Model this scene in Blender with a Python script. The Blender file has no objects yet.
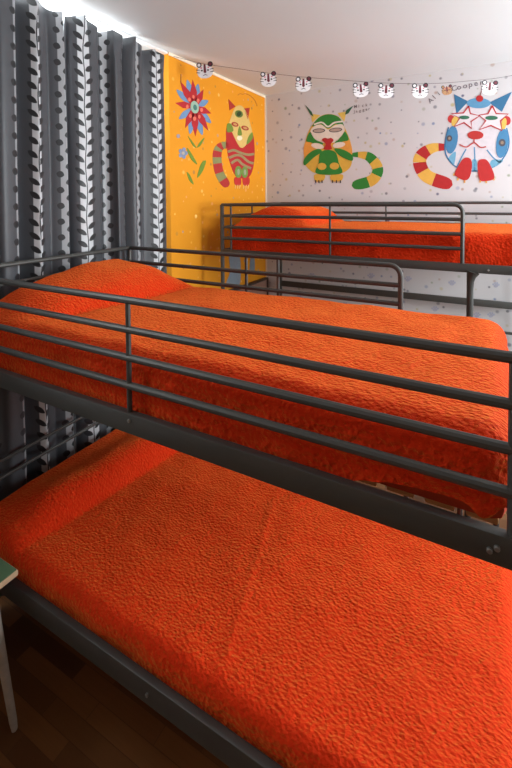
import bpy, bmesh, math, random
from mathutils import Vector, Matrix, noise
random.seed(7)
R = math.radians
SC = bpy.context.scene
COL = SC.collection

# ------------------------------------------------------------------ camera
H = 1.88                                   # eye height above the floor
F, CY, PITCH, YAW, ROLL = 422.17, 214.02, .034573, .504618, -.007468
c_, s_, cp_, sp_ = math.cos(YAW), math.sin(YAW), math.cos(PITCH), math.sin(PITCH)
rt0, up0 = Vector((c_, s_, 0)), Vector((-s_*sp_, c_*sp_, cp_))
FW = Vector((-s_*cp_, c_*cp_, -sp_))
RT = math.cos(ROLL)*rt0 + math.sin(ROLL)*up0
UP = math.cos(ROLL)*up0 - math.sin(ROLL)*rt0
cam = bpy.data.cameras.new('camera'); cam_o = bpy.data.objects.new('camera', cam); COL.objects.link(cam_o)
cam_o.matrix_world = Matrix((( RT.x, UP.x, -FW.x, 0), (RT.y, UP.y, -FW.y, 0), (RT.z, UP.z, -FW.z, H), (0, 0, 0, 1)))
cam.sensor_fit = 'HORIZONTAL'; cam.sensor_width = 36; cam.lens = F*36/512
cam.shift_x = 0; cam.shift_y = -(384-CY)/512
cam.clip_start = .02
SC.camera = cam_o

def at(px, py, axis, val):                 # the point of a wall seen at a photo position
    d = FW + RT*((px-256)/F) - UP*((py-CY)/F)
    o = Vector((0, 0, H)); i = 'xyz'.index(axis)
    return o + d*((val-o[i])/d[i])

# ------------------------------------------------------------------ sky, lights, exposure
W = bpy.data.worlds.new('daylight'); SC.world = W; W.use_nodes = True
bg = W.node_tree.nodes['Background']; bg.inputs[0].default_value = (.85, .93, 1, 1); bg.inputs[1].default_value = 1.0

def area(name, loc, rot, sx, sy, power, colr):
    l = bpy.data.lights.new(name, 'AREA'); l.shape = 'RECTANGLE'; l.size = sx; l.size_y = sy
    l.energy = power; l.color = colr
    o = bpy.data.objects.new(name, l); COL.objects.link(o); o.location = loc; o.rotation_euler = rot
    return o
# daylight coming in through the window of the right-hand wall, and through the one behind the curtains
area('window_daylight', (2.16, 2.5, 2.02), (0, R(90), 0), 1.5, 1.75, 125, (.92, .98, 1))
area('curtain_daylight', (-2.16, .85, 2.62), (0, R(-90), 0), .5, 2.0, 45, (.97, .99, 1))
SC.view_settings.view_transform = 'Standard'; SC.view_settings.look = 'None'
SC.view_settings.gamma = 1; SC.view_settings.use_curve_mapping = False
SC.view_settings.exposure = 0.38

# ------------------------------------------------------------------ materials
def lin(v):
    v = v/255
    return v/12.92 if v <= .04045 else ((v+.055)/1.055)**2.4
def rgb(r, g, b): return (lin(r), lin(g), lin(b), 1)
class NT:
    def __init__(s, name):
        s.m = bpy.data.materials.new(name); s.m.use_nodes = True
        s.t = s.m.node_tree; s.b = s.t.nodes['Principled BSDF']
    def n(s, kind, **kw):
        nd = s.t.nodes.new(kind)
        for k, v in kw.items(): setattr(nd, k, v)
        return nd
    def put(s, sock, v):
        if hasattr(v, 'is_output'): s.t.links.new(v, sock)
        elif v is not None: sock.default_value = v
    def math(s, op, a, b=None, c=None, clamp=False):
        nd = s.n('ShaderNodeMath', operation=op, use_clamp=clamp)
        s.put(nd.inputs[0], a); s.put(nd.inputs[1], b); s.put(nd.inputs[2], c)
        return nd.outputs[0]
    def mix(s, f, a, b):
        nd = s.n('ShaderNodeMix', data_type='RGBA')
        s.put(nd.inputs[0], f); s.put(nd.inputs[6], a); s.put(nd.inputs[7], b)
        return nd.outputs[2]
    def noise(s, scale, detail=3, vec=None, dist=0):
        nd = s.n('ShaderNodeTexNoise'); nd.inputs['Scale'].default_value = scale
        nd.inputs['Detail'].default_value = detail; nd.inputs['Distortion'].default_value = dist
        if vec: s.t.links.new(vec, nd.inputs['Vector'])
        return nd.outputs['Fac']
    def bump(s, h, strength=.5, dist=.005, prev=None):
        nd = s.n('ShaderNodeBump'); nd.inputs['Strength'].default_value = strength; nd.inputs['Distance'].default_value = dist
        s.put(nd.inputs['Height'], h)
        if prev: s.t.links.new(prev, nd.inputs['Normal'])
        s.t.links.new(nd.outputs[0], s.b.inputs['Normal']); return nd.outputs[0]
    def col(s, v): s.put(s.b.inputs['Base Color'], v)
    def set(s, **kw):
        for k, v in kw.items(): s.b.inputs[k.replace('_', ' ')].default_value = v
    def obj(s): return s.n('ShaderNodeTexCoord').outputs['Object']
def plain(name, colr, rough=.6, metal=0, var=.08, scale=18):
    t = NT(name); t.set(Roughness=rough, Metallic=metal)
    dk = tuple(x*(1-var) for x in colr[:3])+(1,); lt = tuple(min(1, x*(1+var)) for x in colr[:3])+(1,)
    t.col(t.mix(t.noise(scale, 4, t.obj()), dk, lt)); return t.m

M = {}
t = NT('powder_coated_steel'); t.set(Roughness=.42, Metallic=.25)
t.col(t.mix(t.noise(9, 3, t.obj()), (.055, .055, .051, 1), (.072, .071, .066, 1)))
t.bump(t.noise(600, 2, t.obj()), .08, .001); M['steel'] = t.m
M['bolt'] = plain('zinc_bolt', rgb(150, 150, 148), .35, .8)
M['slat'] = plain('pale_wood_slat', rgb(205, 150, 90), .55, 0, .15, 7)
M['core'] = plain('mattress_ticking', rgb(190, 60, 20), .9)

def bedspread_mat():
    t = NT('orange_crinkled_bedspread'); o = t.obj()
    t.set(Roughness=.85, **{'Sheen Weight': .75, 'Sheen Roughness': .5})
    t.b.inputs['Sheen Tint'].default_value = rgb(255, 155, 66)
    t.b.inputs['Specular IOR Level'].default_value = .15
    t.col(t.mix(t.noise(26, 4, o, .4), rgb(218, 38, 3), rgb(230, 52, 7)))
    mp = t.n('ShaderNodeMapping'); t.t.links.new(o, mp.inputs[0]); mp.inputs['Scale'].default_value = (1, 1.5, 1)
    v = t.n('ShaderNodeTexVoronoi', feature='SMOOTH_F1'); t.t.links.new(mp.outputs[0], v.inputs['Vector'])
    v.inputs['Scale'].default_value = 78; v.inputs['Smoothness'].default_value = .5
    n1 = t.bump(v.outputs['Distance'], .8, .008)
    n2 = t.bump(t.noise(95, 3, mp.outputs[0], 1.2), .7, .006, n1)
    t.bump(t.noise(260, 2, o), .35, .003, n2)
    return t.m
M['spread'] = bedspread_mat()

def dotted_wall(name, base, cols, scale, rad, keep, grain, axis):
    t = NT(name); t.set(Roughness=.75); o = t.obj()
    sep = t.n('ShaderNodeSeparateXYZ'); t.t.links.new(o, sep.inputs[0])
    cb = t.n('ShaderNodeCombineXYZ'); t.t.links.new(sep.outputs[axis], cb.inputs[0]); t.t.links.new(sep.outputs[2], cb.inputs[1])
    base_c = t.mix(t.noise(3, 4, o), base, tuple(x*grain for x in base[:3])+(1,))
    for k, (sc, rd, kp) in enumerate(((scale, rad, keep), (scale*1.27, rad*.75, keep*.8))):
        mp = t.n('ShaderNodeMapping'); t.t.links.new(cb.outputs[0], mp.inputs[0]); mp.inputs['Location'].default_value = (3.7*k, 1.9*k, 0)
        v = t.n('ShaderNodeTexVoronoi', voronoi_dimensions='2D'); t.t.links.new(mp.outputs[0], v.inputs['Vector'])
        v.inputs['Scale'].default_value = sc; v.inputs['Randomness'].default_value = .8
        sc_ = t.n('ShaderNodeSeparateColor'); t.t.links.new(v.outputs['Color'], sc_.inputs[0])
        r = t.math('MULTIPLY_ADD', sc_.outputs[1], rd*sc*.5, rd*sc*.65)
        m = t.math('MULTIPLY', t.math('SUBTRACT', r, v.outputs['Distance']), 14, clamp=True)
        m = t.math('MULTIPLY', m, t.math('LESS_THAN', sc_.outputs[0], kp))
        m = t.math('MULTIPLY', m, t.math('MULTIPLY_ADD', sc_.outputs[2], .5, .4))
        rp = t.n('ShaderNodeValToRGB'); rp.color_ramp.interpolation = 'CONSTANT'
        e = rp.color_ramp.elements
        while len(e) < len(cols): e.new(0)
        for i, cc in enumerate(cols): e[i].position = i/len(cols); e[i].color = cc
        t.t.links.new(t.math('FRACT', t.math('MULTIPLY', sc_.outputs[0], 17.3)), rp.inputs[0])
        base_c = t.mix(m, base_c, rp.outputs[0])
    t.col(base_c); t.bump(t.noise(140, 3, o), .12, .002)
    return t.m
M['white_dots'] = dotted_wall('white_wall_with_painted_dots', rgb(206, 204, 206),
    [rgb(70, 75, 110), rgb(120, 120, 130), rgb(110, 130, 170), rgb(186, 174, 126), rgb(90, 90, 100), rgb(140, 156, 128), rgb(176, 150, 136)], 7.5, .0175, .78, .97, 0)
M['yellow'] = dotted_wall('yellow_wall_with_painted_dots', rgb(228, 148, 4),
    [rgb(246, 190, 90), rgb(240, 170, 110), rgb(150, 150, 150), rgb(245, 200, 110), rgb(160, 120, 60), rgb(235, 160, 90)], 9, .016, .4, .97, 1)
t = NT('white_plaster'); t.set(Roughness=.85); t.col(t.mix(t.noise(2, 3, t.obj()), rgb(222, 230, 231), rgb(216, 224, 226))); t.bump(t.noise(120, 3, t.obj()), .1, .002); M['plaster'] = t.m
M['bounce_wall'] = plain('brown_bounce_wall', rgb(158, 114, 76), .5, 0, .2, 6)  # made-up brown for the unseen front wall, toned to steer its bounced light
M['trim'] = plain('cream_trim', rgb(240, 225, 200), .6)
M['frame_white'] = plain('white_window_frame', rgb(235, 235, 235), .4)

def floor_mat():
    t = NT('dark_strip_parquet'); o = t.obj(); t.set(Roughness=.38)
    br = t.n('ShaderNodeTexBrick'); t.t.links.new(o, br.inputs[0]); br.offset = .37
    for k, v in (('Scale', 1), ('Brick Width', .42), ('Row Height', .065), ('Mortar Size', .0012), ('Bias', -.1)): br.inputs[k].default_value = v
    br.inputs['Color1'].default_value = rgb(76, 44, 22); br.inputs['Color2'].default_value = rgb(142, 94, 52); br.inputs['Mortar'].default_value = rgb(84, 50, 26)
    mp = t.n('ShaderNodeMapping'); t.t.links.new(o, mp.inputs[0]); mp.inputs['Scale'].default_value = (2.5, 45, 1)
    g = t.noise(3, 5, mp.outputs[0], .6)
    t.col(t.mix(t.math('MULTIPLY', g, .55), br.outputs['Color'], rgb(92, 54, 26)))
    t.bump(br.outputs['Fac'], .2, -.002); return t.m
M['floor'] = floor_mat()

def curtain_mat():
    t = NT('grey_vine_patterned_curtain'); t.set(Roughness=.5, **{'Sheen Weight': .15})
    uv = t.n('ShaderNodeUVMap'); uv.uv_map = 'cloth'
    sep = t.n('ShaderNodeSeparateXYZ'); t.t.links.new(uv.outputs[0], sep.inputs[0])
    u, v = sep.outputs[0], sep.outputs[1]
    P = .37
    x = t.math('MULTIPLY', t.math('FRACT', t.math('DIVIDE', u, P)), P)        # 0..P across one repeat
    wob = t.math('MULTIPLY', t.math('SINE', t.math('MULTIPLY', v, 21)), .004)
    def band(c, half, soft=.003):
        d = t.math('ABSOLUTE', t.math('SUBTRACT', x, c))
        return t.math('MULTIPLY', t.math('SUBTRACT', half, d), 1/soft, clamp=True)
    def leaves(c, period, off, ang, a, b, phase, wobble=True):
        out = None
        for sd in (1, -1):
            xx = t.math('SUBTRACT', x, t.math('ADD', wob, c) if wobble else c)
            xx = t.math('SUBTRACT', t.math('MULTIPLY', xx, sd), off)
            ph = phase + (period*.5 if sd < 0 else 0)
            yy = t.math('MULTIPLY', t.math('SUBTRACT', t.math('FRACT', t.math('DIVIDE', t.math('ADD', v, ph), period)), .5), period)
            ca, sa = math.cos(ang), math.sin(ang)
            p = t.math('DIVIDE', t.math('ADD', t.math('MULTIPLY', xx, ca), t.math('MULTIPLY', yy, sa)), a)
            q = t.math('DIVIDE', t.math('SUBTRACT', t.math('MULTIPLY', yy, ca), t.math('MULTIPLY', xx, sa)), b)
            q = t.math('ADD', t.math('ABSOLUTE', q), t.math('MULTIPLY', t.math('MULTIPLY', p, p), .35))
            r = t.math('ADD', t.math('MULTIPLY', p, p), t.math('MULTIPLY', q, q))
            m = t.math('MULTIPLY', t.math('SUBTRACT', 1, r), 4, clamp=True)
            out = m if out is None else t.math('MAXIMUM', out, m)
        return out
    stem = t.math('LESS_THAN', t.math('ABSOLUTE', t.math('SUBTRACT', x, t.math('ADD', wob, .0925))), .0028)
    vine = t.math('MAXIMUM', leaves(.0925, .066, .030, R(36), .034, .0145, 0), stem)
    dots = leaves(.2775, .082, .022, R(15), .021, .018, .01, False)
    light = t.math('MAXIMUM', band(.0925, .036), t.math('MULTIPLY', band(.2775, .022), .5))
    fib = t.noise(400, 2, uv.outputs[0])
    grey = t.mix(fib, rgb(60, 62, 67), rgb(74, 76, 81))
    c = t.mix(light, grey, rgb(196, 198, 202))
    c = t.mix(t.math('MAXIMUM', vine, dots), c, rgb(26, 26, 30))
    t.col(c); t.bump(fib, .1, .001)
    return t.m
M['curtain'] = curtain_mat()

PAINT = {}
def paint_mat(r, g, b):
    k = (r, g, b)
    if k not in PAINT: PAINT[k] = plain('wall_paint_%d_%d_%d' % k, rgb(r, g, b), .65, 0, .12, 40)
    return PAINT[k]

# ------------------------------------------------------------------ builders
def tag(o, label=None, cat=None, group=None, kind=None):
    for k, v in (('label', label), ('category', cat), ('group', group), ('kind', kind)):
        if v: o[k] = v
    return o
def empty(name, loc=(0, 0, 0), **kw):
    o = bpy.data.objects.new(name, None); o.empty_display_size = .1; COL.objects.link(o); o.location = loc
    return tag(o, **kw)
class MB:
    def __init__(s): s.bm = bmesh.new()
    def box(s, a, b, bev=0):
        r = bmesh.ops.create_cube(s.bm, size=1)['verts']
        a, b = Vector(a), Vector(b)
        for v in r: v.co = Vector((a[i]+(b[i]-a[i])*(v.co[i]+.5) for i in range(3)))
        if bev:
            es = list({e for v in r for e in v.link_edges})
            bmesh.ops.bevel(s.bm, geom=es, offset=bev, segments=2, affect='EDGES', profile=.5)
        return s
    def tube(s, pts, rad, n=10, ry=None):
        pts = [Vector(p) for p in pts]; rings = []
        rads = rad if isinstance(rad, (list, tuple)) else [rad]*len(pts)
        ref = None
        for i, p in enumerate(pts):
            d = (pts[min(i+1, len(pts)-1)]-pts[max(i-1, 0)]).normalized()
            if ref is None:
                ref = Vector((0, 0, 1)) if abs(d.z) < .9 else Vector((1, 0, 0))
            a = (ref-d*ref.dot(d)).normalized(); b = d.cross(a); ref = a
            rings.append([s.bm.verts.new(p+(a*math.cos(k*2*math.pi/n)+b*math.sin(k*2*math.pi/n))*rads[i]) for k in range(n)])
        for r0, r1 in zip(rings, rings[1:]):
            for k in range(n): s.bm.faces.new((r0[k], r0[(k+1) % n], r1[(k+1) % n], r1[k]))
        s.bm.faces.new(rings[0][::-1]); s.bm.faces.new(rings[-1]); return s
    def disc(s, c, axis, rad, th, n=14):
        c = Vector(c); a = Vector(axis).normalized()
        return s.tube([c-a*th/2, c+a*th*.3, c+a*th/2], [rad, rad, rad*.7], n)
    def build(s, name, mat, parent=None, smooth=True, loc=None, **kw):
        bmesh.ops.recalc_face_normals(s.bm, faces=s.bm.faces)
        me = bpy.data.meshes.new(name); s.bm.to_mesh(me); s.bm.free()
        if smooth:
            for p in me.polygons: p.use_smooth = True
            me.set_sharp_from_angle(angle=R(35))
        me.materials.append(mat)
        o = bpy.data.objects.new(name, me); COL.objects.link(o)
        if loc is not None: o.location = loc
        if parent: o.parent = parent
        return tag(o, **kw)
def arc(c, a, b, r, n=6):                   # quarter bend from direction a to direction b about corner c
    c, a, b = Vector(c), Vector(a), Vector(b); o = c-a*r+b*r
    return [o+a*r*math.sin(k*math.pi/2/n)-b*r*math.cos(k*math.pi/2/n) for k in range(n+1)]
def dup(o, parent, loc):
    c = o.copy(); COL.objects.link(c); c.parent = parent; c.location = loc; return c

# ------------------------------------------------------------------ the room
XW, YW, ZC = -1.952, 3.734, H+1.0235        # yellow wall, mural wall, ceiling
XR, YB = 2.1, -1.6
NICHE, YN = -2.05, 2.19*1.05                # plane of the window wall behind the curtains, start of the yellow wall
MB().box((-2.4, YB-.15, -.12), (XR+.15, YW+.15, 0)).build('floor', M['floor'], smooth=False, kind='structure')
MB().box((-2.4, YB-.15, ZC), (XR+.15, YW+.15, ZC+.12)).build('ceiling', M['plaster'], smooth=False, kind='structure')
MB().box((-2.4, YW, 0), (XR+.15, YW+.15, ZC)).build('wall_back', M['white_dots'], smooth=False, kind='structure')
MB().box((XW-.4, YN, 0), (XW, YW, ZC)).build('wall_left_yellow', M['yellow'], smooth=False, kind='structure')
w = MB()                                    # window wall behind the curtains, with its opening
w.box((-2.35, YB, 0), (-2.2, YN, .9)).box((-2.35, YB, .9), (-2.2, -.2, ZC)).box((-2.35, 2.1, .9), (-2.2, YN, ZC)).box((-2.35, -.2, 2.88), (-2.2, 2.1, ZC))
w.build('wall_left', M['plaster'], smooth=False, kind='structure')
MB().box((-2.4, YB-.15, 0), (XR+.15, YB, ZC)).build('wall_front', M['bounce_wall'], smooth=False, kind='structure')
w = MB()
w.box((XR, YB, 0), (XR+.15, YW, 1.25)).box((XR, YB, 2.8), (XR+.15, YW, ZC)).box((XR, YB, 1.25), (XR+.15, 1.6, 2.8)).box((XR, 3.4, 1.25), (XR+.15, YW, 2.8))
w.build('wall_right', M['plaster'], smooth=False, kind='structure')
def window_frame(name, x, y0, y1, z0, z1):
    m = MB(); d = .05
    for a, b in (((y0, z0), (y1, z0+d)), ((y0, z1-d), (y1, z1)), ((y0, z0), (y0+d, z1)), ((y1-d, z0), (y1, z1)), (((y0+y1)/2-.03, z0), ((y0+y1)/2+.03, z1))):
        m.box((x-.03, a[0], a[1]), (x+.03, b[0], b[1]))
    m.build(name, M['frame_white'], smooth=False, kind='structure')
window_frame('window_1', XR+.03, 1.6, 3.4, 1.25, 2.8)
window_frame('window_2', -2.28, -.2, 2.1, .9, 2.88)
# slim cream line along the top of the yellow wall and down its corner
MB().box((XW-.001, YN, ZC-.022), (XW+.006, YW, ZC)).build('trim_1', M['trim'], smooth=False, kind='structure')
MB().box((XW, YW-.008, 0), (XW+.012, YW, ZC-.02)).build('trim_2', M['trim'], smooth=False, kind='structure')

# ------------------------------------------------------------------ curtains
def curtain(name, ya, yb, folds, phase, amp, xc, label, z0=.06, z1=2.862, period=.37, vine_y=1.2):
    nu, nv = 260, 60
    bm = bmesh.new(); uvl = bm.loops.layers.uv.new('cloth'); grid = []; us = []
    def prof(t, k):                          # k: 1 at the top, 0 at the floor
        ph = 2*math.pi*(folds*t)+phase
        j = .8*math.sin(2*math.pi*folds*t*.37+1.3)+.25*math.sin(t*23)
        a = amp*(1-.12*k)*(.78+.3*math.sin(folds*t*2.6+phase*3))
        return xc + a*math.sin(ph+j) + .25*a*math.sin(2*ph+.8+2*j), ya+(yb-ya)*t + .3*a*math.sin(2*ph+1.1)
    L = [0]; prev = None
    for i in range(nu+1):
        p = Vector(prof(i/nu, .5))
        if prev is not None: L.append(L[-1]+(p-prev).length)
        prev = p
    u0 = 10*period+period/4-L[int(nu*(vine_y-ya)/(yb-ya))]      # a vine falls at vine_y
    for i in range(nu+1):
        t = i/nu; row = []
        for j in range(nv+1):
            k = j/nv; z = z0+(z1-z0)*k
            x, y = prof(t, k)
            top = max(0, (z-(z1-.14))/.14)
            x += .012*top*math.sin(2*math.pi*folds*t*2.0+.7)
            if j == nv: z += .014*math.sin(2*math.pi*folds*t+phase+.5)+.010*math.sin(2*math.pi*folds*.43*t+1)
            y += .012*math.sin(z*2.1+t*9)*(1-k)+.02*(1-k)*math.sin(t*7)
            row.append(bm.verts.new((x, y, z)))
        grid.append(row)
    for i in range(nu):
        for j in range(nv):
            f = bm.faces.new((grid[i][j], grid[i+1][j], grid[i+1][j+1], grid[i][j+1]))
            for lp, (a, b) in zip(f.loops, ((i, j), (i+1, j), (i+1, j+1), (i, j+1))):
                lp[uvl].uv = (L[a]+u0, b/nv*(z1-z0))
    for f in bm.faces: f.smooth = True
    me = bpy.data.meshes.new(name); bm.to_mesh(me); bm.free(); me.materials.append(M['curtain'])
    o = bpy.data.objects.new(name, me); COL.objects.link(o)
    md = o.modifiers.new('cloth_thickness', 'SOLIDIFY'); md.thickness = .0025
    tag(o, label, 'curtain', 'grey vine-patterned curtains'); return o
curtain('curtain', .35, 1.455, 5.9, .6, .042, -1.942, 'grey vine-patterned curtain panel at the left edge, left of the bright slit', vine_y=1.29)
curtain('curtain', 1.470, 2.205, 4.1, 2.9, .040, -1.942, 'grey vine-patterned curtain panel hanging next to the yellow wall', vine_y=1.86)
rail = MB().box((-1.99, -.3, ZC-.012), (-1.956, YN-.002, ZC)).build('curtain_rail', M['frame_white'], label='white curtain rail fixed to the ceiling above the grey curtains', cat='curtain rail')

# ------------------------------------------------------------------ bunk and loft beds
def steel(m, name, parent, **kw): return m.build(name, M['steel'], parent, **kw)
X0, X1, Y0, Y1 = -1.8755, .044, .861, 1.831
XP = .135                                    # the foot-end posts
Z = lambda z: H+z
def bolts(parent, y, pts, sgn=-1):
    for x, z in pts: MB().disc((x, y+sgn*.003, z), (0, sgn, 0), .0052, .006).build('bolt', M['bolt'], parent)
def guard(name, parent, xa, xb, y, zt, zs, zbot, ups, r=.011, ru=.0075, hoop=True, start_hoop=False):
    """a side guard: the tube that runs along the top and bends down, its rails and its thin uprights"""
    rr = .045
    pts = [(xa, y, zbot)] + arc((xa, y, zt), (0, 0, 1), (1, 0, 0), rr) if start_hoop else [(xa, y, zt)]
    if hoop: pts = pts+arc((xb, y, zt), (1, 0, 0), (0, 0, -1), rr)+[(xb, y, zbot)]
    else: pts = pts+[(xb, y, zt)]
    g = steel(MB().tube(pts, r), name, parent)
    for z in zs: steel(MB().tube([(xa, y, z), (xb, y, z)], r*.95), 'rail', g)
    for x in ups: steel(MB().tube([(x, y, zt), (x, y, zbot)], ru), 'upright', g)
    return g

bunk = empty('bunk_bed', ((X0+X1)/2, (Y0+Y1)/2, 0), label='dark grey metal bunk bed in front, with two orange beds one above the other', cat='bunk bed')
def settle(rt):                               # parts are built in world coordinates, then held by their root
    for c in rt.children: c.matrix_parent_inverse = Matrix.Translation(-rt.location)
ZT, ZRS = Z(-.2821), (Z(-.366), Z(-.4467), Z(-.5267))
ZB1, ZB0 = Z(-.6023), Z(-.6600)
LB1, LB0 = Z(-1.360), Z(-1.428)
for (x, y, top) in ((X0, Y0, ZT), (X0, Y1, ZT), (XP, Y0, ZT), (XP, Y1, ZT)):
    p = steel(MB().tube([(x, y, .012), (x, y, top)], .0125), 'post', bunk)
    steel(MB().tube([(x, y, 0), (x, y, .03)], .017), 'foot_cap', p)
# upper bed frame
for y, sg in ((Y0, -1), (Y1, 1)):
    b = steel(MB().box((X0, y-.0125, ZB0), (XP, y+.0125, ZB1), .004), 'side_beam', bunk)
    if sg < 0: bolts(b, y-.0125, [(q.x, q.z) for q in (at(px, py, 'y', Y0-.0125) for px, py in ((129.5, 420.5), (489.5, 549.5), (497, 547.5)))])
    b = steel(MB().box((X0, y-.0125, LB0), (XP, y+.0125, LB1), .004), 'side_beam', bunk)
    if sg < 0: bolts(b, y-.0125, ((-.83, (LB0+LB1)/2),))
for x in (X0, XP):
    steel(MB().box((x-.0125, Y0, ZB0), (x+.0125, Y1, ZB1), .004), 'end_beam', bunk)
    steel(MB().box((x-.0125, Y0, LB0), (x+.0125, Y1, LB1), .004), 'end_beam', bunk)
near_guard = guard('side_guard', bunk, X0, XP, Y0, ZT, ZRS, ZB1, (-.892,), hoop=False)
steel(MB().tube([(X1, Y0, ZT), (X1, Y0, ZB1)], .0105), 'upright', near_guard)
steel(MB().tube([(.036, Y1+.03, .01), (.036, Y1+.03, ZB1)], .011), 'leg', bunk)
guard('side_guard', bunk, X0, -.3216, Y1, ZT, (Z(-.3650), Z(-.4440), Z(-.5250)), ZB1, (-.892, -1.07))
g = steel(MB().tube([(X0, Y0, ZT), (X0, Y1, ZT)], .011), 'head_guard', bunk)
for z in (Z(-.366), Z(-.4467), Z(-.5267)): steel(MB().tube([(X0, Y0, z), (X0, Y1, z)], .0095), 'rail', g)
for z in (Z(-1.1447), Z(-1.2213)): steel(MB().tube([(X0, Y0, z), (X0, Y1, z)], .008), 'head_rail', bunk)
steel(MB().tube([(XP, Y0, Z(-.50)), (XP, Y1, Z(-.50))], .0095), 'foot_rail', bunk)
sl = MB().box((-.029, Y0+.075, -.008), (.029, Y1-.075, .008), .004).build('slat', M['slat'], bunk)
n_sl = 24
for i in range(n_sl):
    x = X1-.05-.079*i
    o = sl if i == 0 else dup(sl, bunk, (0, 0, 0))
    o.location = (x, 0, ZB1-.036)
for i in range(n_sl):
    dup(sl, bunk, (X1-.05-.079*i, 0, LB0+.02))
lad = steel(MB().tube([(-.30, Y1+.03, .01), (-.30, Y1+.03, ZB1)], .011).tube([(-.092, Y1+.03, .01), (-.092, Y1+.03, ZB1)], .011), 'ladder', bunk)
for k in range(4): steel(MB().tube([(-.30, Y1+.03, .28+.26*k), (-.092, Y1+.03, .28+.26*k)], .012), 'rung', lad)
settle(bunk)

KL = 1.04                                     # the loft bed along the mural wall
LX0, LX1, LY0, LY1 = -1.679*KL, .235, 2.5357*KL, 3.5057*KL
zl = lambda z: H+z*KL
loft = empty('loft_bed', ((LX0+LX1)/2, (LY0+LY1)/2, 0), label='dark grey metal loft bed standing along the white mural wall', cat='loft bed')
lzt, lzr = zl(-.0367), (zl(-.1165), zl(-.1962), zl(-.2758))
lb1, lb0 = zl(-.355), zl(-.402)
for (x, y) in ((LX0, LY0), (LX0, LY1), (LX1, LY0), (LX1, LY1)):
    p = steel(MB().tube([(x, y, .012), (x, y, lzt)], .015), 'post', loft)
    steel(MB().tube([(x, y, 0), (x, y, .03)], .017), 'foot_cap', p)
for y in (LY0, LY1):
    b = steel(MB().box((LX0, y-.0125, lb0), (LX1, y+.0125, lb1), .004), 'side_beam', loft)
    if y == LY0: bolts(b, y-.0125, ((-.70, lb0+.018), (.0, lb0+.02)))
for x in (LX0, LX1): steel(MB().box((x-.0125, LY0, lb0), (x+.0125, LY1, lb1), .004), 'end_beam', loft)
gx = -.1244*KL
guard('side_guard', loft, LX0, gx, LY0, lzt, lzr, lb1, (-1.604*KL, -.8715*KL), r=.0115)
guard('side_guard', loft, LX0, LX1, LY1, lzt, lzr, lb1, (at(386, 220, 'y', LY1).x,), hoop=False)
g = steel(MB().tube([(LX0, LY0, lzt), (LX0, LY1, lzt)], .0105), 'head_guard', loft)
for z in lzr: steel(MB().tube([(LX0, LY0, z), (LX0, LY1, z)], .009), 'rail', g)
yq = at(252, 208, 'x', LX0).y
steel(MB().tube([(LX0, yq, lzt), (LX0, yq, lb1)], .007), 'upright', g)
zbar = zl(-.7695)
steel(MB().box((LX0, LY1-.012, zbar-.032), (LX1, LY1+.012, zbar+.020), .004), 'cross_bar', loft)
zbar2 = at(507, 333, 'y', LY1).z
steel(MB().tube([(LX1-.35, LY1, zbar2), (LX1, LY1, zbar2)], .011), 'cross_bar', loft)
# leg beside the ladder opening, its head flaring into the beam
xl = at(470, 290, 'y', LY0).x
m = MB().tube([(xl, LY0, .012), (xl, LY0, lb0-.10), (xl+.0015, LY0, lb0-.05), (xl+.006, LY0, lb0-.02), (xl+.014, LY0, lb0+.004)], [.0175, .0175, .019, .025, .034], 14)
leg = steel(m, 'leg', loft)
lad = steel(MB().tube([(LX1-.03, LY0-.03, .01), (LX1-.03, LY0-.03, lb1)], .011), 'ladder', loft)
for k in range(4): steel(MB().tube([(xl+.0, LY0-.02, .20+.22*k), (LX1-.03, LY0-.03, .20+.22*k)], .011), 'rung', lad)
sl2 = MB().box((-.029, LY0+.016, -.008), (.029, LY1-.016, .008), .004).build('slat', M['slat'], loft)
for i in range(22):
    o = sl2 if i == 0 else dup(sl2, loft, (0, 0, 0))
    o.location = (LX1-.05-.088*i, 0, lb0+.012)
settle(loft)

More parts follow.
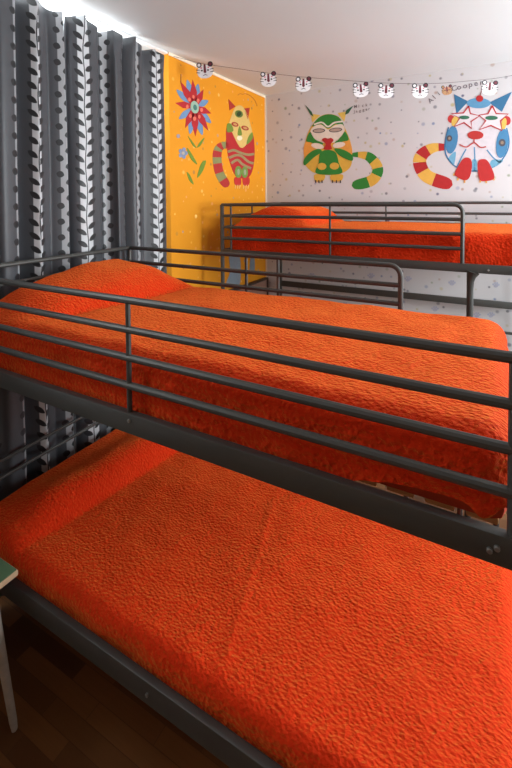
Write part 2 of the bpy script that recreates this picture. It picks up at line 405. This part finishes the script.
# ------------------------------------------------------------------ mattresses under crinkled bedspreads
def sst(a, b, x):
    t = max(0, min(1, (x-a)/(b-a))); return t*t*(3-2*t)
def bed_cover(xa, xb, ya, yb, zt, hang, rp, rf, hump, label, step=.0105, seed=0, group='orange bedspreads on the metal beds', lobes=0, lift=None):
    bm = bmesh.new()
    ix0, ix1, iy0, iy1 = xa+rp, xb-rp, ya+rp, yb-rp
    flat = rp-rf; q = rf*math.pi/2; ext = flat+q+(hang-rf)
    nx = int((ix1-ix0+2*ext)/step); ny = int((iy1-iy0+2*ext)/step)
    g = []
    for i in range(nx+1):
        row = []
        u = ix0-ext+(ix1-ix0+2*ext)*i/nx
        for j in range(ny+1):
            v = iy0-ext+(iy1-iy0+2*ext)*j/ny
            cx, cy = max(ix0, min(ix1, u)), max(iy0, min(iy1, v))
            dx, dy = u-cx, v-cy; d = math.hypot(dx, dy)
            if d > 1e-9: dx, dy = dx/d, dy/d
            dd = min(d, ext)
            if dd <= flat: h, drop, tl = dd, 0, 0
            elif dd <= flat+q:
                a = (dd-flat)/rf; h, drop, tl = flat+rf*math.sin(a), rf*(1-math.cos(a)), math.sin(a)
            else: h, drop, tl = rp, rf+dd-flat-q, 1
            x, y = cx+dx*h, cy+dy*h
            sp = Vector((u*5, v*5, seed))
            n = noise.noise(sp)*.007+noise.noise(sp*2.7)*.004
            cr = noise.noise(Vector((u*42, v*55, seed)))*.0014+noise.noise(Vector((u*85, v*95, seed+4)))*.0009
            hz = hump(x, y)*(1-.85*tl)
            z = zt+hz-drop*(1+ (hz/hang if tl > .3 else 0)*.0)+(n+cr)*(1-tl)
            # loose folds down the sides
            wv = (noise.noise(Vector((u*7, v*7, seed+9)))*.012+noise.noise(Vector((u*19, v*19, seed+2)))*.004)*min(1, drop/.08)
            x += dx*(wv+cr*tl); y += dy*(wv+cr*tl)
            if tl == 1 and lobes: z += lobes*noise.noise(Vector((u*9, v*9, seed+5)))*(drop-rf)/(hang-rf)
            if tl == 1 and lift: z += lift(x)*(drop-rf)/(hang-rf)
            row.append(bm.verts.new((x, y, z)))
        g.append(row)
    for i in range(nx):
        for j in range(ny): bm.faces.new((g[i][j], g[i+1][j], g[i+1][j+1], g[i][j+1]))
    for f in bm.faces: f.smooth = True
    cxm, cym = (xa+xb)/2, (ya+yb)/2
    root = empty('mattress', (cxm, cym, zt-hang), label=label, cat='mattress', group=group)
    me = bpy.data.meshes.new('bedspread'); bm.to_mesh(me); bm.free(); me.materials.append(M['spread'])
    o = bpy.data.objects.new('bedspread', me); COL.objects.link(o); o.parent = root
    core = MB().box((xa+.02, ya+.02, zt-hang+.004), (xb-.02, yb-.02, zt-.03), .03).build('mattress_core', M['core'], root)
    settle(root); return root
def upper_hump(x, y):
    e = -1.455+.10*(y-1.0)/.7                 # foot side of the pillow, slanting
    s = 1-sst(e-.16, e+.012, x) if False else None
    d = e-x
    prof = 0 if d < -.3 else (-.014*math.exp(d/.04) if d < 0 else -.014+.145*(1-math.exp(-d/.085)))
    tail = sst(-1.86, -1.74, x)
    side = sst(.92, 1.10, y)*.45+.55*sst(.90, 1.45, y)
    far = 1-sst(1.60, 1.78, y)*.75
    w = noise.noise(Vector((x*6, y*6, 3)))*.012*max(0, min(1, d/.1))
    return prof*(.55+.45*tail)*side*far + w
def lower_hump(x, y):
    e = -1.50+.09*(y-1.0)/.7
    d = e-x
    prof = -.018*math.exp(d/.09) if d < 0 else -.018+.118*(1-math.exp(-d/.04))*(1-.62*sst(.06, .34, d))
    side = .35+.65*sst(.92, 1.1, y); far = 1-sst(1.62, 1.80, y)*.8
    ridge = .004*math.exp(-((x-(-.70)+.25*(y-1.2))/.012)**2)
    return prof*side*far*(.6+.4*sst(-1.86, -1.72, x)) + ridge
def loft_hump(x, y):
    e = -1.10
    d = e-x
    prof = 0 if d < 0 else .145*(1-math.exp(-d/.07))*(1-sst(.30, .66, d)*.75)
    side = sst(LY0+.04, LY0+.22, y)
    return prof*side*(1-sst(LY1-.22, LY1-.06, y)*.5)
bed_cover(X0+.02, X1+.016, .890, 1.795, Z(-.444), .192, .075, .062, upper_hump, 'orange crinkled bedspread over the upper mattress of the front bunk', seed=1, lobes=.006, lift=lambda x: .044*sst(-.34, -.16, x)+.012*sst(.005, .035, x)-.020*math.exp(-((x+.006)/.018)**2))
bed_cover(X0+.02, X1+.042, .885, 1.80, Z(-1.295), .115, .060, .045, lower_hump, 'orange crinkled bedspread over the lower mattress of the front bunk', seed=6, lobes=.004)
bed_cover(LX0+.03, LX1-.02, LY0+.03, LY1-.03, zl(-.186), .19*KL, .055, .045, loft_hump, 'orange bedspread and pillow bulge on the loft bed by the white wall', seed=11, step=.016)

# ------------------------------------------------------------------ board under the loft bed, side table
bd = at(267, 278, 'x', XW+.035)
t = NT('grey_brown_board'); t.set(Roughness=.6); t.col(t.mix(t.noise(5, 4, t.obj()), rgb(128, 92, 78), rgb(150, 112, 96))); M['board'] = t.m
M['dark_wood'] = plain('dark_wood_edge', rgb(58, 40, 30), .5)
br = MB().box((XW+.012, LY0+.02, 0), (XW+.034, YW-.05, bd.z-.012), .002).build('storage_board', M['board'], label='grey-brown board with dark rim against the yellow wall, under the loft bed', cat='board')
m = MB().box((XW+.008, LY0+.0, bd.z-.014), (XW+.044, YW-.035, bd.z+.006), .002).box((XW+.008, YW-.05, 0), (XW+.044, YW-.03, bd.z-.012), .002)
m.build('rim', M['dark_wood'], br)

TZ = H-1.262
tc = at(18.5, 569, 'z', TZ)
M['green'] = plain('green_table_paint', rgb(84, 112, 82), .5); M['edge'] = plain('pale_wood_edge', rgb(205, 175, 140), .6)
M['leg_white'] = plain('chipped_white_leg_paint', rgb(176, 168, 156), .55, 0, .3, 30)
tb = empty('side_table', (tc.x-.24, tc.y-.20, 0), label='small green-topped table with pale splayed legs at the left edge beside the bunk', cat='table')
xa, xb, ya, yb = tc.x-.48, tc.x, tc.y-.40, tc.y
MB().box((xa+.004, ya+.004, TZ-.003), (xb-.004, yb-.004, TZ+.001), .001).build('table_top', M['green'], tb)
MB().box((xa, ya, TZ-.022), (xb, yb, TZ-.002), .004).build('top_edge', M['edge'], tb, label='pale wood edge under the green top')
ft = at(14.5, 729, 'z', .004)
kn = at(2, 657, 'y', ft.y-.05)
for sx in (0, 1):
    for sy in (0, 1):
        fx, fy = (ft.x if sx else 2*(tc.x-.24)-ft.x), (ft.y if sy else 2*(tc.y-.20)-ft.y)
        if sx and sy: tp = Vector((kn.x, kn.y, kn.z)); d = tp-ft; tp = ft+d*((TZ-.02-ft.z)/d.z)
        else: tp = Vector((tc.x-.24+(fx-(tc.x-.24))*.55, tc.y-.20+(fy-(tc.y-.2))*.8, TZ-.02))
        f = Vector((fx, fy, .004))
        MB().tube([f, f+(tp-f)*.06, tp], [.010, .0125, .017], 12).build('leg', M['leg_white'], tb)
settle(tb)

# ------------------------------------------------------------------ wall paintings
def crop(x0, y0, sc): return lambda p: (x0+p[0]/sc, y0+p[1]/sc)
MURALS = []
class Mural:
    """Flat paint shapes lying on a wall; each colour patch or feature is one part."""
    def __init__(s, wall, cr, name, label, cat, c0, group=None):
        s.wall = wall; s.cr = cr
        s.o = empty(name, s.pt(c0, 0), label=label, cat=cat, group=group)
        MURALS.append(s.o)
    def pt(s, p, off):
        px = s.cr(p)
        if s.wall == 'back': v = at(px[0], px[1], 'y', YW); return Vector((v.x, v.y-off, v.z))
        v = at(px[0], px[1], 'x', XW); return Vector((v.x+off, v.y, v.z))
    def _prism(s, m, pts, h):
        lo = [m.bm.verts.new(s.pt(p, .0001)) for p in pts]; hi = [m.bm.verts.new(s.pt(p, h)) for p in pts]
        n = len(pts); m.bm.faces.new(hi)
        for i in range(n): m.bm.faces.new((lo[i], lo[(i+1) % n], hi[(i+1) % n], hi[i]))
    def shape(s, name, polys, colr, layer, smooth=True, parent=None):
        if not isinstance(polys[0][0], (tuple, list)): polys = [polys]
        for pl in polys:
            if smooth: pl = spline(pl, True)
            m = MB(); s._prism(m, pl, .0012+.0011*layer)
            m.build(name, paint_mat(*colr), parent or s.o, smooth=False)
    def ell(s, name, ells, colr, layer, n=18):
        if not isinstance(ells[0], (tuple, list)): ells = [ells]
        polys = []
        for e in ells:
            cx, cy, a, b = e[:4]; th = R(e[4]) if len(e) > 4 else 0
            polys.append([(cx+a*math.cos(k*2*math.pi/n)*math.cos(th)-b*math.sin(k*2*math.pi/n)*math.sin(th), cy+a*math.cos(k*2*math.pi/n)*math.sin(th)+b*math.sin(k*2*math.pi/n)*math.cos(th)) for k in range(n)])
        return s.shape(name, polys, colr, layer, False)
    def stroke(s, name, paths, wd, colr, layer, smooth=True, closed=False):
        if not isinstance(paths[0][0], (tuple, list)): paths = [paths]
        for pa in paths:
            m = MB()
            if smooth: pa = spline(pa, closed)
            elif closed: pa = pa+[pa[0]]
            for poly in ribbon(pa, [wd]*len(pa)): s._prism(m, poly, .0012+.0011*layer)
            m.build(name, paint_mat(*colr), s.o, smooth=False)
    def tail(s, path, wds, cols, segs, layer):
        """a banded tail: one part with a child patch per band"""
        pa = spline(path, False, 8); n = len(pa)
        ws = [wds[0]+(wds[1]-wds[0])*math.sin(min(1, i/(n*.55))*math.pi/2) for i in range(n)]
        for i in range(n):
            e = (n-1-i)/(n*.10)
            if e < 1: ws[i] *= max(.05, math.sqrt(1-(1-e)**2))
        base = None
        for b in range(segs):
            m = MB(); i0, i1 = b*(n-1)//segs, (b+1)*(n-1)//segs
            for poly in ribbon(pa[i0:i1+1], ws[i0:i1+1]): s._prism(m, poly, .0012+.0011*layer)
            o = m.build('tail' if b == 0 else 'tail_band', paint_mat(*cols[b % len(cols)]), base or s.o, smooth=False)
            base = base or o
def spline(p, closed, k=5):
    n = len(p); out = []
    for i in range(n if closed else n-1):
        if closed: a, b, c, d = p[(i-1) % n], p[i], p[(i+1) % n], p[(i+2) % n]
        else: a, b, c, d = p[max(i-1, 0)], p[i], p[i+1], p[min(i+2, n-1)]
        for j in range(k):
            t = j/k
            out.append(tuple(.5*((2*b[q])+(-a[q]+c[q])*t+(2*a[q]-5*b[q]+4*c[q]-d[q])*t*t+(-a[q]+3*b[q]-3*c[q]+d[q])*t**3) for q in (0, 1)))
    out.append(tuple(p[0]) if closed else tuple(p[-1]))
    if closed: out.pop()
    return out
def ribbon(pa, ws):
    L, Rr = [], []
    for i, p in enumerate(pa):
        a, b = pa[max(i-1, 0)], pa[min(i+1, len(pa)-1)]
        dx, dy = b[0]-a[0], b[1]-a[1]; l = math.hypot(dx, dy) or 1
        L.append((p[0]-dy/l*ws[i]/2, p[1]+dx/l*ws[i]/2)); Rr.append((p[0]+dy/l*ws[i]/2, p[1]-dx/l*ws[i]/2))
    return [[L[i], L[i+1], Rr[i+1], Rr[i]] for i in range(len(pa)-1)]

GREEN, YEL, RED, BLUE, DK = (40, 128, 46), (214, 172, 66), (178, 34, 36), (52, 118, 164), (40, 34, 40)
# green and yellow cat
g = Mural('back', crop(300, 100, 5.69), 'cat_mural', 'green and yellow cat with red lips painted on the white wall', 'mural', (160, 428))
g.tail([(290, 312), (345, 312), (395, 325), (435, 370), (440, 415), (400, 462), (295, 488)], (16, 62), [GREEN, YEL], 7, 0)
g.shape('body', [(24, 330), (30, 240), (58, 160), (110, 97), (165, 80), (222, 97), (256, 160), (288, 240), (297, 320), (287, 380), (240, 416), (165, 428), (85, 416), (38, 380)], YEL, 0)
g.shape('forehead', [(70, 150), (108, 100), (165, 81), (220, 98), (250, 148), (205, 138), (160, 162), (118, 138)], GREEN, 1)
g.shape('face', [(60, 178), (88, 146), (125, 142), (160, 168), (196, 146), (240, 138), (254, 172), (232, 208), (200, 240), (128, 244), (86, 222)], (226, 216, 204), 2)
g.stroke('brow', [[(80, 140), (125, 128), (160, 152), (195, 130), (242, 122)]], 9, (226, 220, 208), 3)
g.shape('cheek', [[(36, 232), (58, 182), (84, 222), (132, 246), (108, 262), (62, 242)], [(200, 240), (236, 206), (257, 180), (278, 226), (240, 238), (212, 256)]], GREEN, 2)
g.shape('shoulder', [[(28, 246), (64, 240), (96, 268), (60, 296), (24, 316)], [(288, 244), (256, 222), (214, 258), (250, 282), (296, 310)]], (226, 156, 66), 1)
g.shape('arm', [[(24, 338), (62, 296), (108, 278), (124, 296), (80, 326), (28, 372)], [(198, 276), (250, 284), (297, 314), (297, 346), (250, 330), (214, 306)]], GREEN, 3)
g.shape('belly', [(116, 300), (160, 284), (204, 300), (222, 360), (240, 414), (165, 426), (90, 414), (106, 360)], GREEN, 2)
g.ell('knee', [(125, 378, 26, 20), (197, 376, 27, 20)], YEL, 3)
g.ell('eye_outline', [(108, 175, 36, 13, -3), (203, 171, 38, 13, -6)], (60, 60, 66), 3)
g.ell('eye', [(108, 175, 31, 9, -3), (203, 171, 33, 9, -6)], (176, 156, 144), 4)
g.ell('muzzle', [(100, 262, 36, 16, 10), (222, 256, 36, 16, -10)], (228, 214, 202), 3)
g.shape('lips', [(126, 228), (142, 216), (160, 220), (178, 216), (192, 230), (176, 252), (182, 278), (158, 284), (136, 278), (148, 252)], RED, 5)
g.shape('ear', [[(70, 128), (64, 78), (116, 86)], [(252, 124), (214, 74), (264, 66)]], (224, 190, 90), 1, False)
g.shape('ear_tip', [[(78, 96), (60, 84), (30, 28), (66, 66)], [(256, 84), (264, 58), (302, 34), (276, 76)]], (40, 96, 66), 2, False)
g.shape('foot', [[(84, 424), (140, 426), (138, 452), (122, 464), (88, 462)], [(176, 428), (242, 424), (240, 454), (216, 464), (180, 460)]], YEL, 1)
g.stroke('claw', [[(x, 456), (x, 472)] for x in (90, 108, 126, 186, 208, 230)], 6, DK, 3, False)
# star-glasses cat
s = Mural('back', crop(440, 80, 6.98), 'cat_mural', 'blue and white cat with red star glasses painted on the white wall', 'mural', (250, 635))
t_ = crop(400, 60, 4.57); inv = lambda p: ((t_(p)[0]-440)*6.98, (t_(p)[1]-80)*6.98)
s.tail([inv(p) for p in ((215, 398), (150, 402), (100, 435), (92, 480), (130, 535), (240, 572))], (38, 92), [RED, (226, 178, 78)], 7, 0)
body = [(100, 200), (60, 330), (38, 420), (40, 515), (90, 590), (160, 625), (240, 636), (320, 625), (400, 590), (462, 512), (482, 430), (465, 335), (432, 215), (345, 165), (195, 165)]
s.shape('body', body, (212, 207, 213), 0)
s.stroke('outline', [body[1:12]], 9, BLUE, 1)
s.shape('ear', [[(97, 98), (198, 150), (114, 238)], [(502, 82), (342, 158), (432, 222)]], (50, 110, 150), 1, False)
s.ell('forehead', (270, 162, 84, 36), (90, 150, 190), 2)
s.stroke('cherry_stem', [[(280, 120), (286, 90), (298, 50)]], 5, (120, 40, 40), 2)
s.ell('cherry', (277, 130, 25, 23), RED, 4)
st1 = [(200, 182), (212, 235), (278, 250), (216, 290), (222, 338), (168, 298), (98, 326), (138, 268), (82, 236), (164, 230)]
st2 = [(365, 180), (392, 235), (476, 238), (422, 285), (432, 352), (355, 318), (275, 347), (320, 285), (272, 246), (335, 236)]
s.shape('star_lens', [st1, st2], (220, 213, 217), 2, False)
s.stroke('star_frame', [st1, st2], 10, (180, 44, 50), 3, False, True)
s.ell('eye', [(170, 262, 36, 13), (360, 265, 44, 15)], (50, 110, 84), 4)
s.ell('cheek', [(78, 272, 24, 28), (468, 284, 26, 32)], (190, 50, 50), 1)
s.ell('cheek_patch', [(104, 288, 22, 36, 20), (446, 306, 18, 42, 10)], (222, 184, 90), 2)
s.ell('nose', (248, 385, 56, 30), (182, 46, 42), 3)
s.stroke('mouth', [[(238, 412), (238, 440)], [(136, 450), (185, 468), (238, 438), (282, 470), (322, 466)]], 8, (186, 60, 56), 3)
s.ell('arm', [(82, 418, 42, 98, 8), (434, 442, 42, 104, 8)], (70, 132, 176), 2)
s.ell('paw_mark', [(66, 408, 20, 22), (434, 438, 24, 26)], (80, 80, 90), 3)
s.ell('paw_mark', [(66, 408, 9, 10), (434, 438, 11, 12)], (150, 130, 110), 4)
s.stroke('chest_line', [[(182, 482), (150, 540), (118, 606)], [(240, 468), (243, 550), (240, 634)], [(328, 488), (370, 540), (420, 580)]], 9, (80, 140, 180), 1)
s.shape('chest_patch', [[(60, 545), (110, 500), (100, 590), (90, 592)], [(360, 560), (440, 560), (400, 598), (350, 616)], [(225, 560), (255, 560), (256, 632), (226, 632)]], (110, 170, 200), 1)
s.shape('foot', [[(160, 552), (210, 548), (224, 600), (206, 680), (170, 700), (120, 676), (104, 648)], [(268, 566), (300, 552), (334, 566), (372, 640), (376, 690), (320, 706), (278, 696), (264, 620)]], (184, 38, 38), 3)
s.stroke('claw', [[(104, 650), (94, 668)], [(128, 684), (122, 702)], [(172, 700), (172, 718)], [(282, 700), (280, 716)], [(322, 706), (324, 720)], [(372, 690), (380, 700)]], 12, (216, 170, 90), 2, False)
# red-striped cat on the yellow wall
y = Mural('left', crop(205, 90, 6.98), 'cat_mural', 'red and green striped cat with red glasses painted on the yellow wall', 'mural', (250, 650))
y.tail([(165, 388), (120, 388), (90, 420), (84, 490), (105, 590), (160, 676)], (40, 62), [(172, 40, 36), (132, 132, 80)], 9, 0)
y.shape('body', [(150, 262), (200, 290), (245, 380), (300, 340), (334, 310), (346, 420), (336, 540), (300, 612), (222, 606), (180, 530), (152, 410)], (176, 30, 32), 0)
y.shape('head', [(190, 165), (214, 116), (256, 112), (292, 165), (318, 250), (326, 310), (284, 385), (252, 404), (226, 375), (190, 300), (166, 245)], (216, 182, 104), 1)
y.shape('ear', [[(163, 64), (212, 116), (170, 142)], [(268, 130), (312, 124), (298, 208)]], (168, 40, 26), 1, False)
y.shape('cheek', [[(156, 235), (182, 240), (196, 285), (160, 296), (150, 280)], [(300, 330), (328, 296), (330, 340), (290, 380)], [(240, 252), (226, 312), (256, 312)]], (112, 136, 44), 2)
y.ell('forehead_eye', (235, 167, 29, 25, 30), (90, 112, 40), 2); y.ell('forehead_pupil', (235, 167, 14, 18, 30), (40, 60, 26), 3)
y.ell('glasses', [(207, 240, 25, 15, 20), (277, 266, 27, 15, 20)], (160, 40, 30), 3); y.ell('lens', [(207, 240, 15, 8, 20), (277, 266, 16, 8, 20)], (200, 150, 90), 4)
y.ell('muzzle', (239, 336, 19, 17), (236, 224, 190), 3)
y.stroke('stripe', [[(158, 432), (200, 420), (245, 438), (300, 452), (342, 446)], [(168, 474), (215, 455), (255, 462), (300, 500), (338, 512)], [(182, 512), (225, 488), (262, 520), (320, 548)]], 17, (150, 132, 88), 1)
y.ell('leg', [(231, 572, 24, 42), (276, 574, 22, 40)], (110, 140, 60), 2); y.ell('leg_patch', [(231, 572, 9, 22), (276, 574, 9, 20)], (150, 160, 130), 3)
y.shape('foot', [[(206, 612), (248, 612), (246, 664), (208, 660)], [(264, 612), (308, 612), (304, 664), (268, 664)]], (190, 40, 34), 1)
y.stroke('claw', [[(x, 662), (x-3, 688)] for x in (212, 228, 243, 270, 286, 302)], 4, (240, 200, 120), 2, False)
y.stroke('scribble', [[(228, 36), (245, 26), (262, 30), (280, 26), (300, 32), (318, 42), (338, 60), (352, 80), (364, 112)]], 5, (190, 110, 20), 0)
# flower
f = Mural('left', crop(170, 75, 7.32), 'flower_mural', 'tall red and blue flower painted on the yellow wall beside the curtain', 'mural', (178, 600))
def petal(tip, w, c=(178, 235)):
    dx, dy = tip[0]-c[0], tip[1]-c[1]; l = math.hypot(dx, dy); nx, ny = -dy/l*w, dx/l*w
    return [c, (c[0]+dx*.5+nx, c[1]+dy*.5+ny), (c[0]+dx*.78+nx*.8, c[1]+dy*.78+ny*.8), tip, (c[0]+dx*.78-nx*.8, c[1]+dy*.78-ny*.8), (c[0]+dx*.5-nx, c[1]+dy*.5-ny)]
def spike(tip, w, c=(178, 235)):
    dx, dy = tip[0]-c[0], tip[1]-c[1]; l = math.hypot(dx, dy); nx, ny = -dy/l*w, dx/l*w
    return [(c[0]+nx*.5, c[1]+ny*.5), (c[0]+dx*.55+nx, c[1]+dy*.55+ny), tip, (c[0]+dx*.55-nx, c[1]+dy*.55-ny), (c[0]-nx*.5, c[1]-ny*.5)]
for tip in ((125, 35), (205, 65), (280, 188), (300, 352), (236, 440), (145, 432), (66, 322), (48, 108)): f.shape('blue_petal', petal(tip, 23), (104, 140, 178), 0)
for tip in ((73, 46), (165, 36), (244, 106), (302, 282), (280, 408), (185, 448), (110, 388), (36, 204)): f.shape('red_petal', spike(tip, 25), (176, 24, 32), 1, False)
f.ell('centre', (178, 236, 30, 46, -10), (150, 182, 160), 3); f.ell('centre_dot', (180, 238, 13, 22, -10), (66, 120, 110), 4)
f.ell('pink_dot', [(138, 180, 11, 15), (168, 160, 9, 13), (202, 188, 11, 15), (228, 256, 11, 15), (212, 306, 9, 14), (176, 320, 12, 16), (146, 300, 10, 15), (124, 232, 10, 15)], (222, 110, 90), 3)
f.shape('leaf', [[(130, 448), (150, 470), (186, 520), (192, 534), (165, 514)], [(252, 460), (225, 482), (196, 530), (222, 516)], [(122, 534), (152, 568), (198, 652), (165, 630), (140, 590)], [(262, 628), (226, 650), (198, 752), (240, 700)], [(122, 710), (146, 735), (172, 800), (140, 770)]], (104, 134, 34), 1)
f.ell('small_flower', [(95+22*math.cos(k*1.257), 572+27*math.sin(k*1.257), 13, 16) for k in range(5)], (124, 140, 168), 0); f.ell('small_flower', (95, 572, 10, 12), (180, 170, 160), 1)
f.ell('small_flower', (60, 447, 13, 15), (150, 140, 150), 0)
f.stroke('stalk_line', [[(79, -6), (79, 62)]], 5, (150, 92, 20), 1, False)
# pale blue shapes low on the yellow wall under the loft bed
b = Mural('left', crop(215, 245, 6.4), 'blue_figure_mural', 'pale blue painted shapes low on the yellow wall, seen under the loft bed', 'mural', (110, 250))
b.shape('cone', [(92, 60), (152, 60), (164, 170), (150, 262), (70, 262), (96, 170)], (140, 156, 170), 0)
b.shape('cone', [(230, 60), (250, 60), (252, 168), (222, 168)], (126, 140, 152), 0)
# blue paw prints low on the white wall
spots = [(371, 276), (408, 279), (452, 283), (496, 285), (435, 309), (477, 315), (491, 315), (340, 262), (312, 276), (299, 298), (345, 305)]
for k, (px, py) in enumerate(spots):
    lab = ['second', 'rightmost of the upper row', ''][0]
    mu = Mural('back', (lambda px, py: (lambda p: (px+p[0], py+p[1])))(px, py), 'paw_print_mural', 'small blue paw print painted low on the white wall below the loft bed', 'mural', (0, 2.5), 'blue paw prints below the loft bed')
    a = random.uniform(-20, 20)
    mu.ell('pad', (0, .8, 2.4, 1.7, a), (176, 178, 196), 0, 12)
    mu.ell('toe', [(-2.8, -.6, .9, 1.1), (-.9, -1.9, .9, 1.1), (1.2, -1.8, .9, 1.1), (2.9, -.4, .9, 1.1)], (172, 178, 200), 0, 8)

for o in MURALS: settle(o)

# lettering painted on the wall
def letter_meshes(text, size):
    cu = bpy.data.curves.new('lettering', 'FONT'); cu.body = text; cu.size = size; cu.extrude = .0006; cu.align_x = 'CENTER'; cu.offset = size*.004
    o = bpy.data.objects.new('lettering', cu); COL.objects.link(o)
    me = bpy.data.meshes.new_from_object(o.evaluated_get(bpy.context.evaluated_depsgraph_get()))
    bpy.data.objects.remove(o); bpy.data.curves.remove(cu); return me
def lettering(name, words, label, colr):
    rt = None
    for word, path, size in words:
        m = MB(); n = len(word)
        pa = spline(path, False, 12)
        for i, ch in enumerate(word):
            k = (i+.5)/n*(len(pa)-1); i0 = int(k); p, q = pa[max(i0-1, 0)], pa[min(i0+1, len(pa)-1)]
            v, v0, v1 = (at(z[0], z[1], 'y', YW) for z in (pa[i0], p, q))
            ang = math.atan2(v1.z-v0.z, v1.x-v0.x)+random.uniform(-.12, .12)
            me = letter_meshes(ch, size); mt = Matrix.Translation((v.x, YW-.0012, v.z)) @ Matrix.Rotation(-ang, 4, 'Y') @ Matrix.Rotation(R(90), 4, 'X')
            me.transform(mt); m.bm.from_mesh(me); bpy.data.meshes.remove(me)
        if rt is None: v = at(*path[0], 'y', YW); rt = empty(name, v, label=label, cat='lettering')
        m.build('word', paint_mat(*colr), rt, smooth=False)
    settle(rt)
lettering('wall_lettering', [('Alice', [(431, 103), (440, 95), (452, 88.5)], .056), ('Cooper', [(453, 91), (468, 87.5), (483, 84.5)], .058)], 'dark handwriting curving above the cat with star glasses', (98, 88, 98))
lettering('wall_lettering', [('Mick', [(355, 108), (368, 106.2)], .038), ('Jagger', [(353.5, 113), (370, 110)], .036)], 'tiny two-line dark handwriting beside the ear of the green cat', (104, 92, 92))

# ------------------------------------------------------------------ garland of paper animal faces
A, B = Vector((XW+.01, YN+.05)), Vector((1.45, YW-.02))
nrm = Vector((-(B-A).y, (B-A).x)).normalized()
def gp(px, py, off=0):
    d = FW+RT*((px-256)/F)-UP*((py-CY)/F); k = A.dot(nrm)/(d.x*nrm.x+d.y*nrm.y)
    p = Vector((0, 0, H))+d*k; return p
string = [(165, 54), (186, 59.5), (205, 64), (240, 69), (268, 73), (303, 77), (335, 79.5), (361, 81.5), (386, 83), (420, 83.8), (447, 82.8), (470, 80.8), (490, 79), (512, 75.5), (560, 66)]
sp3 = [gp(*p) for p in spline(string, False, 4)]
MB().tube(sp3, .0014, 6).build('garland_string', plain('dark_string', rgb(92, 78, 84), .8), label='thin dark string slung across the room corner below the ceiling', cat='string')
M['card'] = plain('white_card', rgb(238, 234, 236), .7, 0, .03); M['ink'] = plain('black_print', rgb(38, 34, 42), .7); M['maroon'] = plain('maroon_print', rgb(110, 44, 56), .7); M['blush'] = plain('pink_print', rgb(214, 120, 136), .7)
M['tan'] = plain('brown_card', rgb(178, 132, 92), .8); M['bluep'] = plain('blue_print', rgb(70, 150, 190), .7)
ex = Vector(((B-A).x, (B-A).y, 0)).normalized(); ez = Vector((0, 0, 1)); en = ex.cross(ez)    # en faces into the room
def flat(m, c, pts, d0, d1):
    lo = [m.bm.verts.new(c+ex*p[0]+ez*p[1]+en*d0) for p in pts]; hi = [m.bm.verts.new(c+ex*p[0]+ez*p[1]+en*d1) for p in pts]
    n = len(pts); m.bm.faces.new(hi); m.bm.faces.new(lo[::-1])
    for i in range(n): m.bm.faces.new((lo[i], lo[(i+1) % n], hi[(i+1) % n], hi[i]))
def disc_pts(cx, cy, a, b, n=14, th=0): return [(cx+a*math.cos(k*2*math.pi/n)*math.cos(th)-b*math.sin(k*2*math.pi/n)*math.sin(th), cy+a*math.cos(k*2*math.pi/n)*math.sin(th)+b*math.sin(k*2*math.pi/n)*math.cos(th)) for k in range(n)]
def face(px, py, sc, label, tilt=0, base='card', scarf=False):
    c = gp(px, py); u = .0066*sc
    o = empty('paper_face', c, label=label, cat='paper face', group='animal faces on the string')
    rot = lambda pts: [(u*(x*math.cos(tilt)-z*math.sin(tilt)), u*(x*math.sin(tilt)+z*math.cos(tilt))) for x, z in pts]
    def part(name, polys, mat, d0, d1):
        m = MB()
        for pl in polys: flat(m, c, rot(pl), d0, d1)
        return m.build(name, mat, o, smooth=False)
    part('head', [spline([(-7.5, -3), (-7, 2.5), (-3.5, 5), (0, 5.4), (3.5, 5), (7, 2.5), (7.5, -3), (4.5, -6.2), (0, -7), (-4.5, -6.2)], True)], M[base], -.0012, .0012)
    for sg in (-1, 1):
        part('ear', [disc_pts(sg*5.6, 6.2, 2.6, 2.6)], M['ink'], -.001, .0013)
        part('inner_ear', [disc_pts(sg*5.6, 6.2, 1.5, 1.5)], M[base if sg < 0 else 'maroon'], .001, .0019)
        part('eye', [disc_pts(sg*3.1, .6, 1.0, .8)], M['ink'], .001, .002)
        part('cheek_stripe', [[(sg*5.0, y0), (sg*8.6, y0+.7), (sg*8.6, y0-.2), (sg*5.0, y0-.4)] for y0 in (1.4, -1.2)], M['ink'], .001, .002)
        part('blush_mark', [disc_pts(sg*3.6, 3.2, 1.0, .7)], M['blush'], .001, .0018)
    part('nose_stripe', [[(-.9, 6.5), (.9, 6.5), (1.4, -1.2), (0, -2.4), (-1.4, -1.2)]], M['maroon'], .001, .002)
    part('mouth', [[(-2.2, -4.2), (0, -3.2), (2.2, -4.2), (2.2, -4.7), (0, -3.8), (-2.2, -4.7)]], M['bluep' if scarf else 'ink'], .001, .002)
    settle(o)
for px, py, sc, tl, base, scarf, lab in (
    (205, 71, 1.08, .06, 'card', 0, 'white tiger paper face hanging in front of the yellow wall, above the painted flower'),
    (268.5, 80, 1.0, .04, 'card', 0, 'white tiger paper face hanging at the room corner, second from the curtain'),
    (303.5, 85, .98, 0, 'card', 0, 'white tiger paper face alone against the ceiling edge, left of the green cat'),
    (361, 90.5, .95, .08, 'card', 0, 'white tiger paper face above the ear of the green cat, with black right ear'),
    (386, 91.5, .95, -.04, 'card', 0, 'white tiger paper face just right of the one above the green cat'),
    (420, 91.5, .95, 0, 'card', 0, 'white tiger paper face nearest the brown one, above the red and yellow tail'),
    (447, 90.5, .62, .12, 'tan', 0, 'small brown paper face partly covering the handwriting on the white wall'),
    (489.5, 88.5, .90, -.08, 'card', 1, 'white paper face with a blue mouth at the right, above the star-glasses cat')):
    face(px, py, sc, lab, tl, base, scarf)
